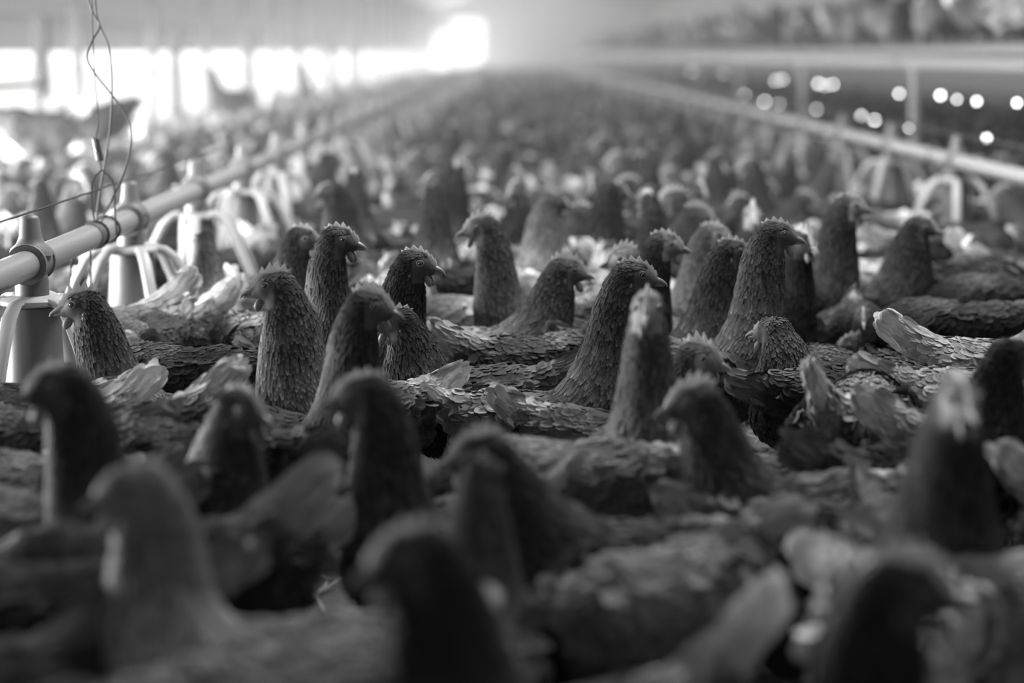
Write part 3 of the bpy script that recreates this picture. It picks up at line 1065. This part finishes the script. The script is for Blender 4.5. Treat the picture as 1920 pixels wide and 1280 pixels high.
hen(1412, 384, 5.10, -84, 'hen looking straight at the camera with white streaked face', comb=1, **D(MD, face=.42, bz=.17, headt=.05))
hen(905, 404, 4.35, 222, 'long-necked hen facing left with upright comb and pale throat stripe', comb=1, **D(MD, hyaw=rad(-35), bz=.19, hx=.15, neckt=.06))
hen(779, 467, 4.08, -18, 'dark-headed hen facing right with grey comb, left of the long-necked hen', comb=0, **D(DK, bz=.165, hx=.15))
hen(567, 424, 4.25, -24, 'hen with round tufted comb facing right, left one of a close pair', comb=0, **D(MD, bz=.185, neckt=.05))
hen(634, 423, 4.12, -46, 'dark hen facing right, right one of a close pair with wispy comb', comb=0, **D(DK, bz=.19, hyaw=rad(30), neckt=.045))
hen(1037, 360, 5.00, 14, 'dark-faced hen facing right with pale sunlit neck, behind the bent-combed hen', comb=2, **D(PL, headt=.05, face=.07, neckt=.11, bz=.185, neck=1.1))
hen(380, 432, 4.35, 118, 'light-streaked hen stretching its neck up at the second left feeder', comb=2, **D(PL, neckt=.09, bz=.165, hx=.19))
hen(1450, 591, 3.52, 200, 'speckle-necked hen with small white comb looking away, dark round breast', comb=2, **D(MD, bz=.165, hyaw=rad(-60), body=.05, breast=.03, neckt=.05, hx=.12, edge=1.2))
hen(1310, 640, 3.14, -30, 'low hen with large feathery comb and pale ear lobes, behind the blurred left-facing hen', comb=1, **D(MD, face=.2, bz=.15, hx=.165))
hen(1214, 543, 2.95, -96, 'hen facing the camera with narrow pale face and long pear-shaped neck', comb=0, **D(MD, body=.06, neckt=.07, face=.30, bz=.19, headt=.08, neck=1.05, breast=.06))
hen(1684, 538, 3.72, 3, 'white-tailed hen facing right with scaled back, at the right edge', anchor='tail', **D(PL, tailt=.75, tail=.10, neckt=.12, hz=.40, body=.25, hx=.15))
hen(1850, 606, 3.42, 8, 'hen with raised pale wing feathers, in front of the white-tailed right edge hen', anchor='back', **D(PL, wingt=.26, hz=.24, body=.2, fluff=.36, tailt=.5))
hen(1524, 675, 3.05, 62, 'hen seen from behind with tall white tail and rumpled rump', anchor='tail', **D(PL, tail=.115, hz=.20, body=.22, tailt=.85, fluff=.3))
hen(1640, 742, 2.78, 12, 'hen with short white upright tail, half hidden by a dark front-facing hen', anchor='tail', **D(PL, tail=.095, hz=.2, body=.24, tailt=.85, fluff=.34))
hen(1610, 680, 3.46, 8, 'dark speckled hen bending down behind the white-tailed hens', anchor='back', **D(DK, hz=.15, tail=.05, edge=1.1))
hen(1690, 640, 3.98, 60, 'small dark hen rump in the gap behind the raised-wing hen', anchor='back', **D(DK, hz=.12))
hen(1590, 655, 3.92, 130, 'brown rump of a hen in the gap under the tall dark hen', anchor='back', **D(MD, hz=.12, bz=.13, tailt=.14))
hen(1010, 625, 3.98, 20, 'hen with rounded tail end between the pale-backed hen and sharp profile hen', anchor='back', **D(MD, hz=.2, tail=.09))

# --- left middle rows
hen(400, 605, 4.02, 176, 'long dark-backed hen lying crosswise behind the speckled-throat hen', anchor='back', **D(DK, hz=.2, tail=.06, body=.03))
hen(345, 645, 3.84, 178, 'grey-backed hen just in front of the long dark-backed hen', anchor='back', **D(MD, hz=.18, tail=.06, tailt=.2))
hen(262, 700, 3.28, 205, 'hen with short broad pale tail, left of a second rounded pale tail', anchor='tail', **D(PL, hz=.16, tail=.10, body=.12, tailt=.85))
hen(425, 692, 3.18, 186, 'hen with rounded pale tail raised, wing feathers creased', anchor='tail', **D(MD, hz=.2, tail=.115, tailt=.8))
hen(345, 788, 3.00, 178, 'dark hen crossing left under the rounded pale tail', anchor='back', **D(DK, hz=.18, body=.03, edge=1.2, tail=.05))
hen(60, 765, 3.08, 170, 'long-feathered dark hen at the left edge below the feeder', anchor='back', **D(DK, hz=.17, body=.035, edge=1.2))
hen(40, 715, 3.32, 190, 'hen at the left edge with pale tail tip, second row under the feeder', anchor='back', **D(MD, hz=.26))
hen(20, 655, 3.62, 195, 'hen eating at the nearest left feeder, cut by the left edge', anchor='back', **D(MD, hz=.27, edge=1.2))
hen(145, 655, 3.85, 195, 'dark-eyed hen peeping out between the feeder leg and the speckled-throat hen', comb=2, **D(DK, bz=.15, face=.09))
hen(75, 850, 2.86, 172, 'grey-backed blurred hen at the left edge behind a long dark neck', anchor='back', **D(MD, hz=.2, body=.15, tailt=.2))
hen(50, 912, 2.58, 188, 'small hen crouching at the left edge with streaked pale feathers', anchor='back', **D(PL, hz=.14, bz=.13, body=.12, tailt=.2))
hen(60, 985, 2.16, 184, 'very dark blurred hen at the lower left edge', anchor='back', **D(DK, hz=.2, body=.03))
hen(345, 520, 4.10, 200, 'pale-tailed hen bending down under the second left feeder', anchor='tail', **D(PL, hz=.15, tail=.12, body=.2))
hen(428, 532, 4.12, 180, 'pale fluffy hen with pointed tail, right of the light-streaked neck', anchor='tail', **D(PL, hz=.16, tail=.12, body=.18))
hen(250, 548, 4.05, 250, 'round brown rump of a hen at the foot of the second left feeder', anchor='back', **D(MD, hz=.15, fluff=.15))
hen(905, 556, 4.45, 184, 'hen with broad pale tail pointing right, under the long-necked hen', anchor='back', **D(PL, hz=.2, tail=.04, body=.2, tailt=.45))
hen(735, 448, 4.90, 80, 'white-rumped hen seen from behind, above the dark-headed hen', anchor='back', **D(WH, hz=.2, tail=.07))
hen(880, 455, 4.95, 30, 'broad dark hen behind the long-necked hen', anchor='back', **D(DK, hz=.25, body=.02))
hen(530, 590, 4.00, 150, 'pale breast of a hen tucked behind the sharp left-facing hen', anchor='back', **D(PL, hz=.2, bz=.13))
hen(690, 495, 4.62, 100, 'dark round rump between the close pair and dark-headed hen', anchor='back', **D(DK, hz=.2))
hen(1110, 470, 4.70, 0, 'pale hen back running right behind the bent-combed hen', anchor='back', **D(PL, hz=.2, body=.26))
hen(1098, 430, 5.30, 30, 'hen with round white tail knob, right of the dark-faced hen', anchor='tail', **D(MD, hz=.2, tailt=.9, tail=.09))

# --- right middle rows
hen(1800, 515, 4.25, 175, 'long dark hen lying crosswise above the white-tailed right edge hen', anchor='back', **D(DK, hz=.22, body=.025))
hen(1880, 480, 4.75, 178, 'dark hen at the right edge behind the long crosswise hen', anchor='back', **D(DK, hz=.2))
hen(1820, 460, 5.05, 20, 'rounded dark rump beside the front leg of the nearest right feeder', anchor='back', **D(DK, hz=.2, body=.025))
hen(1650, 478, 5.15, 10, 'pale-backed hen to the left of the pale-rumped dark hen', anchor='back', **D(WH, hz=.2, body=.36, tail=.04))
hen(1490, 398, 5.45, 4, 'light-backed hen behind the tall smooth hen', anchor='back', **D(WH, hz=.25, body=.34, tail=.04))
hen(1760, 350, 5.9, 15, 'hen feeding under the nearest right feeder', anchor='back', **D(MD, hz=.15))

# --- second blurred row
hen(112, 683, 2.42, 202, 'blurred dark hen facing left with long neck, at the far left', comb=0, **D(MD, bz=.17, neckt=.04, hx=.14))
hen(452, 727, 2.76, -38, 'blurred hunched hen facing right with dark breast, left of centre', comb=0, **D(MD, bz=.165, hx=.15, breast=.05, fluff=.09, neck=1.15))
hen(576, 845, 2.40, 192, 'blurred dark hen with raised pale rounded tail, left of the tall dark neck', anchor='tail', **D(DK, hz=.2, tail=.115, tailt=.42, body=.02))
hen(684, 700, 2.50, 222, 'blurred tall-necked dark hen with light throat edge, left of centre', comb=0, **D(MD, hx=.13, bz=.165, neck=1.0, hyaw=rad(-35), headt=.03, neckt=.035))
hen(1305, 718, 2.52, 192, 'blurred hen facing left with round comb and pale throat, right of centre', comb=1, **D(MD, bz=.17, hx=.15, neckt=.045))
hen(1800, 702, 2.44, -82, 'blurred dark hen facing the camera with pale nose, right side', comb=0, **D(DK, face=.34, bz=.19, neck=1.2, headt=.1))
hen(1898, 630, 2.62, 20, 'blurred dark hen leaning in at the right edge', comb=2, **D(DK, bz=.19))
hen(1906, 745, 2.60, 40, 'blurred pale tail end at the right edge', anchor='tail', **D(PL, hz=.2, tail=.08))
hen(1050, 822, 2.74, 186, 'pale-backed blurred hen lying in front of the long pear-shaped neck', anchor='back', **D(PL, hz=.2, body=.16, tail=.05))
hen(1580, 842, 2.66, 8, 'blurred hen bending to the right in front of the white-tailed hens', anchor='back', **D(MD, hz=.17, tail=.06, tailt=.12))

# --- nearest blurred rows
hen(905, 812, 2.34, 183, 'blurred dark-headed hen facing left with tall comb, bottom centre', comb=1, **D(DK, hx=.17, bz=.180, neckt=.035, headt=.02, tail=.07, tailt=.5))
hen(1570, 935, 2.48, -8, 'blurred large dark hen bending right, behind the upright white tail', anchor='back', **D(DK, hz=.14, tail=.07, tailt=.45, body=.02))
hen(1880, 1035, 2.05, 0, 'blurred light-backed hen cut by the lower right edge', anchor='back', **D(PL, hz=.2, body=.2))
hen(905, 843, 1.93, 84, 'blurred hen seen from behind with rim-lit upright neck, bottom centre', comb=2, **D(MD, bz=.15, hx=.13, neckt=.05))
hen(1245, 1018, 2.24, 38, 'blurred hump-backed hen with pale back and black breast, bottom', anchor='back', **D(MD, hz=.16, body=.16, fluff=.03, tail=.02, tailt=.12))
hen(250, 862, 2.10, 186, 'closest blurred hen with pale rounded head, lower left', comb=2, **D(PL, hx=.12, bz=.185, headt=.26, face=.26, neckt=.2, hyaw=rad(30), body=.2))
hen(775, 985, 1.82, 206, 'closest blurred dark hen facing left with raised white tail, bottom centre', comb=0, **D(MD, hx=.14, bz=.155, neckt=.035, tail=.12, tailt=.92, size=1.05, neck=1.1))
hen(1575, 985, 1.98, 64, 'blurred pale hen from behind with pointed upright white tail, lower right', anchor='tail', **D(WH, tail=.125, hz=.2, tailt=.92, body=.62, fluff=.7))
hen(1700, 1043, 1.72, -12, 'blurred dark hen facing right with pale comb, lower right corner', comb=1, **D(MD, hx=.13, bz=.15, neckt=.035))
hen(220, 1098, 1.92, 212, 'blurred hen with short grey tail in the lower left corner', anchor='tail', **D(MD, hz=.2, tail=.10, tailt=.28))
hen(560, 1190, 1.84, 28, 'blurred hen with light tail end at the bottom edge, left of centre', anchor='back', **D(MD, hz=.18, body=.16, tail=.05, bz=.14, tailt=.5))

place_hens()

# ------------------------------------------------------------------ the hens of the blurred crowd behind: a few kinds, each copied
KINDS = []
SPEC = [
    dict(hz=.42, **MD), dict(hz=.44, hyaw=.5, **DK), dict(hz=.40, hyaw=-.6, **MD), dict(hz=.36, **PL), dict(hz=.43, neck=1.1, **DK), dict(hz=.38, hyaw=.3, **PL),
    dict(hz=.30, **MD), dict(hz=.28, tail=.10, **{**MD, 'tailt': .6}), dict(hz=.22, tail=.09, **MD), dict(hz=.12, tail=.08, **DK), dict(hz=.10, tail=.11, **{**MD, 'tailt': .6, 'fluff': .18}), dict(hz=.17, hyaw=.4, **{**PL, 'body': .09}), dict(hz=.33, hyaw=-.8, **MD)]
for i, s in enumerate(SPEC):
    a, fr, p = hen_mesh('hen', res=.009, fspace=1.8, seed=100 + i, **dict(s))
    b, _, _ = hen_mesh('hen', res=.012, fspace=0, joined=True, seed=100 + i, **dict(s))
    c, _, _ = hen_mesh('hen', res=.021, fspace=0, joined=False, seed=100 + i, **dict(s))
    KINDS.append((a, fr, b, c))
UP, MID, LOW = [0, 1, 2, 3, 4, 5, 12], [6, 7, 12], [8, 9, 10, 11]


def crowd_hen(x, y, z, yaw, kind, label, group, size=1.0, parts=True):
    a, fr, b, c = KINDS[kind]
    o = bpy.data.objects.new('hen', a if parts else b)
    o.location = (x, y, z)
    o.rotation_euler = (0, 0, yaw)
    o.scale = (size,) * 3
    tag(o, label, 'hen', group)
    link(o)
    if parts:
        add_head_parts(o, fr, random.randrange(3), False)
    PLACED.append((x, y, yaw, size))
    return o


def clear(x, y, yaw, gap=1.0):
    """No other hen's body where this one would stand (bodies as two discs each)."""
    c, s = math.cos(yaw), math.sin(yaw)
    mine = ((x + .06 * c, y + .06 * s), (x - .09 * c, y - .09 * s))
    for (px, py, pa, ps) in PLACED:
        if abs(px - x) > .4 or abs(py - y) > .4:
            continue
        c2, s2 = math.cos(pa), math.sin(pa)
        for qx, qy in ((px + .06 * c2, py + .06 * s2), (px - .09 * c2, py - .09 * s2)):
            for mx, my in mine:
                if (qx - mx) ** 2 + (qy - my) ** 2 < (.152 * gap) ** 2:
                    return False
    for lx, sp, y0, ys in LINES:      # keep off the feeder pans
        k = round((y - y0) / sp)
        if k >= 0 and math.hypot(x - lx, y - y0 - sp * k) < .33:
            return False
    return True


# individually seen blurred hens behind the sharp rows: photo position of the crown, distance, heading, kind
for px, py, Y, yaw, kind, label in [
    (1092, 318, 5.7, 8, 3, 'upright blurred hen facing right, just right of the dark-faced hen'),
    (1152, 335, 5.5, 30, 4, 'blurred dark upright hen behind the round white tail knob'),
    (1215, 358, 5.25, 84, 1, 'blurred dark hen seen from behind, behind the slim dark-necked hen'),
    (1263, 332, 5.65, 200, 2, 'blurred hen with dark head left of the upright pale-necked hen'),
    (1307, 340, 5.35, -14, 5, 'blurred upright hen with pale neck facing right, behind the bright-combed hen'),
    (1183, 268, 6.6, 12, 5, 'blurred pale-necked hen, taller one of a crowded pair behind'),
    (1217, 270, 6.4, 70, 1, 'blurred dark hen from behind beside the taller pale-necked hen'),
    (1062, 282, 6.3, 4, 3, 'blurred hen with pale neck and dark cheek in the third row'),
    (812, 345, 5.35, 96, 4, 'blurred dark-shouldered hen from behind, left of the long-necked hen'),
    (855, 305, 6.1, 60, 1, 'blurred black-necked hen right of an arched hen'),
    (822, 292, 6.3, 184, 0, 'blurred arched hen bending left'),
    (620, 338, 5.6, 176, 1, 'blurred black-headed hen facing left beside the third left feeder'),
    (664, 304, 6.0, 100, 4, 'blurred dark upright neck right of the black-headed hen'),
    (965, 305, 6.0, -80, 2, 'blurred hen facing the camera in the third row'),
    (1340, 285, 6.9, 90, 4, 'blurred dark upright hen near the right feed pipe'),
    (78, 335, 6.1, 95, 4, 'blurred dark hen from behind at the left, beyond the hanging wires'),
    (300, 280, 7.2, 140, 1, 'blurred dark hen right of the hanging wires'),
    (848, 195, 9.8, 90, 1, 'far blurred dark upright hen in the middle of the crowd'),
    (620, 250, 7.4, 30, 0, 'blurred brown hen among the left feeders'),
]:
    P = ray_at(px, py, Y)
    a = rad(yaw)
    hzk = SPEC[kind]['hz']
    s = min(1.12, max(.9, P.z / hzk))
    hx = float(np.interp(hzk, [.08, .18, .28, .34, .40, .48], [.235, .24, .20, .165, .145, .13])) * s
    crowd_hen(P.x - hx * math.cos(a), P.y - hx * math.sin(a), 0, a, kind, label, 'hens on the litter', s)

# roosting hens on the left perch, and one big one close by the window
for i, (y, yaw) in enumerate([(8.35, 168), (9.5, 20), (14.0, 190), (19.0, 95)]):
    crowd_hen(PX_ + .03, y, PZ_, rad(yaw), [7, 6, 0, 4][i], ['dark hen roosting at the upper left before the bright opening', 'roosting hen just behind the dark one at the upper left'][i] if i < 2 else 'blurred hen roosting on the low perch along the left side', 'hens on the left perch', parts=i < 2)

# hens on the raised tier
n = 0
tier = []
for _ in range(6000):
    y = 6.3 + 11.0 * random.random() ** 1.15
    x = 2.20 + 2.1 * random.random() ** 1.25
    yaw = random.uniform(0, 2 * PI)
    if x > y * .272 + .25: continue
    if all((x - a) ** 2 + (y - b) ** 2 > .21 ** 2 for a, b in tier):
        tier.append((x, y))
        near = y < 9.0
        row = 'at the edge' if x < 2.55 else 'further back'
        lab = (f'blurred hen standing on the near right tier, {row} of the deck' if near else f'far blurred hen on the receding right tier, {row} of the deck')
        k = random.choice(UP + UP + MID + [7, 8])
        crowd_hen(x, y, TZ - .003, yaw, k, lab, 'hens on the right tier', random.uniform(.95, 1.06), parts=near)
        n += 1
        if n >= 62: break

# the crowd on the litter
CAP = 300
have = sum(1 for o in bpy.data.objects if o.get('category') == 'hen')
cand = []
for _ in range(26000):
    y = 4.4 + 7.4 * random.random()
    x = random.uniform(-3.1, 3.6)
    if abs(x) > y * .272 + .2 or (x < -2.3 and random.random() < .6): continue
    cand.append((y, x))
cand.sort(key=lambda c: c[0] + random.random() * .5)
for y, x in cand:
    if have >= CAP: break
    yaw = random.uniform(0, 2 * PI)
    if not clear(x, y, yaw): continue
    if y < 5.6: k = random.choice(MID + LOW + LOW)
    elif y < 6.6: k = random.choice(MID + LOW + LOW + UP)
    else: k = random.choice(UP + MID + LOW + [10, 7])
    if y < 10 and any(abs(x - x_) < .42 for x_ in (LINES[0][0] + .12, LINES[1][0] - .15)): k = random.choice(LOW)
    if x < -.9: z_ = 'left of the left feed pipe'
    elif x > 1.6: z_ = 'right of the right feed pipe'
    else: z_ = 'between the two feed pipes'
    d_ = 'blurred hen in the crowd just behind the sharp rows' if y < 6.2 else 'distant blurred hen in the hazy crowd'
    crowd_hen(x, y, 0, yaw, k, f'{d_}, {z_}', f'crowd {z_}', random.uniform(.94, 1.06), parts=y < 6.6)
    have += 1
Y_FAR = max(p[1] for p in PLACED if True)
last_y = cand[min(len(cand) - 1, max(i for i, c in enumerate(cand) if any(abs(c[1] - p[0]) < 1e-9 and abs(c[0] - p[1]) < 1e-9 for p in PLACED[-400:])))][0]


def np_of(me):
    V = np.zeros(len(me.vertices) * 3, np.float32); me.vertices.foreach_get('co', V)
    Q = np.zeros(len(me.loops), np.int32); me.loops.foreach_get('vertex_index', Q)
    T = np.zeros(len(me.vertices), np.float32); me.attributes['tone'].data.foreach_get('value', T)
    I = np.zeros(len(me.polygons), np.int32); me.polygons.foreach_get('material_index', I)
    LT = np.zeros(len(me.polygons), np.int32); me.polygons.foreach_get('loop_total', LT)
    if not (LT == 4).all():
        q, o = [], 0
        for l in LT:
            r = list(Q[o:o + l]); o += l
            q.append((r + [r[-1]] * 4)[:4])
        Q = np.array(q)
    else:
        Q = Q.reshape(-1, 4)
    return V.reshape(-1, 3), Q, T, I


FAR = [(np_of(k[2]), np_of(k[3])) for k in KINDS]


def flock(name, spots, label):
    VV, QQ, TT, II, off = [], [], [], [], 0
    for x, y, z in spots:
        k = random.choice(UP + MID + LOW + [3, 5, 10, 10, 7])
        V, Q, T, I = FAR[k][0 if y < 20 else 1]
        a, s = random.uniform(0, 2 * PI), random.uniform(.92, 1.06)
        c, sn = math.cos(a) * s, math.sin(a) * s
        W_ = np.stack([V[:, 0] * c - V[:, 1] * sn + x, V[:, 0] * sn + V[:, 1] * c + y, V[:, 2] * s + z], 1)
        VV.append(W_); QQ.append(Q + off); TT.append(T * random.uniform(.75, 1.3)); II.append(I); off += len(V)
    if not VV: return
    o = link(bpy.data.objects.new(name, mesh_np(name, np.concatenate(VV), np.concatenate(QQ), [M_PLUME, M_LEG], np.concatenate(TT), np.concatenate(II))))
    tag(o, label, 'flock', kind='stuff')


spots = []
grid = {}
for _ in range(60000):
    y = last_y - .3 + (66 - last_y) * random.random() ** 1.5
    x = random.uniform(-3.05, 4.6)
    if abs(x) > y * .272 + .2 or (x < -2.3 and random.random() < .7): continue
    sp = .235 if y < 25 else .30
    if y < last_y + .8 and not clear(x, y, 0): continue
    gk = (int(x / sp), int(y / sp))
    if any((x - a) ** 2 + (y - b) ** 2 < sp * sp for i in (-1, 0, 1) for j in (-1, 0, 1) for a, b in grid.get((gk[0] + i, gk[1] + j, sp), ())): continue
    if any(abs(x - l[0]) < .10 for l in LINES): continue
    if any(abs(x - l[0]) < .34 and abs((y - l[2]) / l[1] - round((y - l[2]) / l[1])) * l[1] < .30 for l in LINES): continue
    grid.setdefault((*gk, sp), []).append((x, y))
    spots.append((x, y, 0.0))
    if len(spots) > 3000: break
flock('distant_flock', spots, 'dense hazy mass of far hens filling the floor to the back wall')
ty = max(b for a, b in tier)
spots = []
for _ in range(20000):
    y = ty - .5 + (60 - ty) * random.random() ** 1.4
    x = random.uniform(2.2, 4.5)
    if any((x - a) ** 2 + (y - b) ** 2 < .25 ** 2 for a, b, _z in spots[-700:]) or any((x - a) ** 2 + (y - b) ** 2 < .2 ** 2 for a, b in tier): continue
    spots.append((x, y, TZ - .003))
    if len(spots) > 800: break
flock('distant_tier_flock', spots, 'hazy mass of far hens crowded on the receding right tier')
print('hens', have, 'crowd to', last_y, 'floor stuff done')
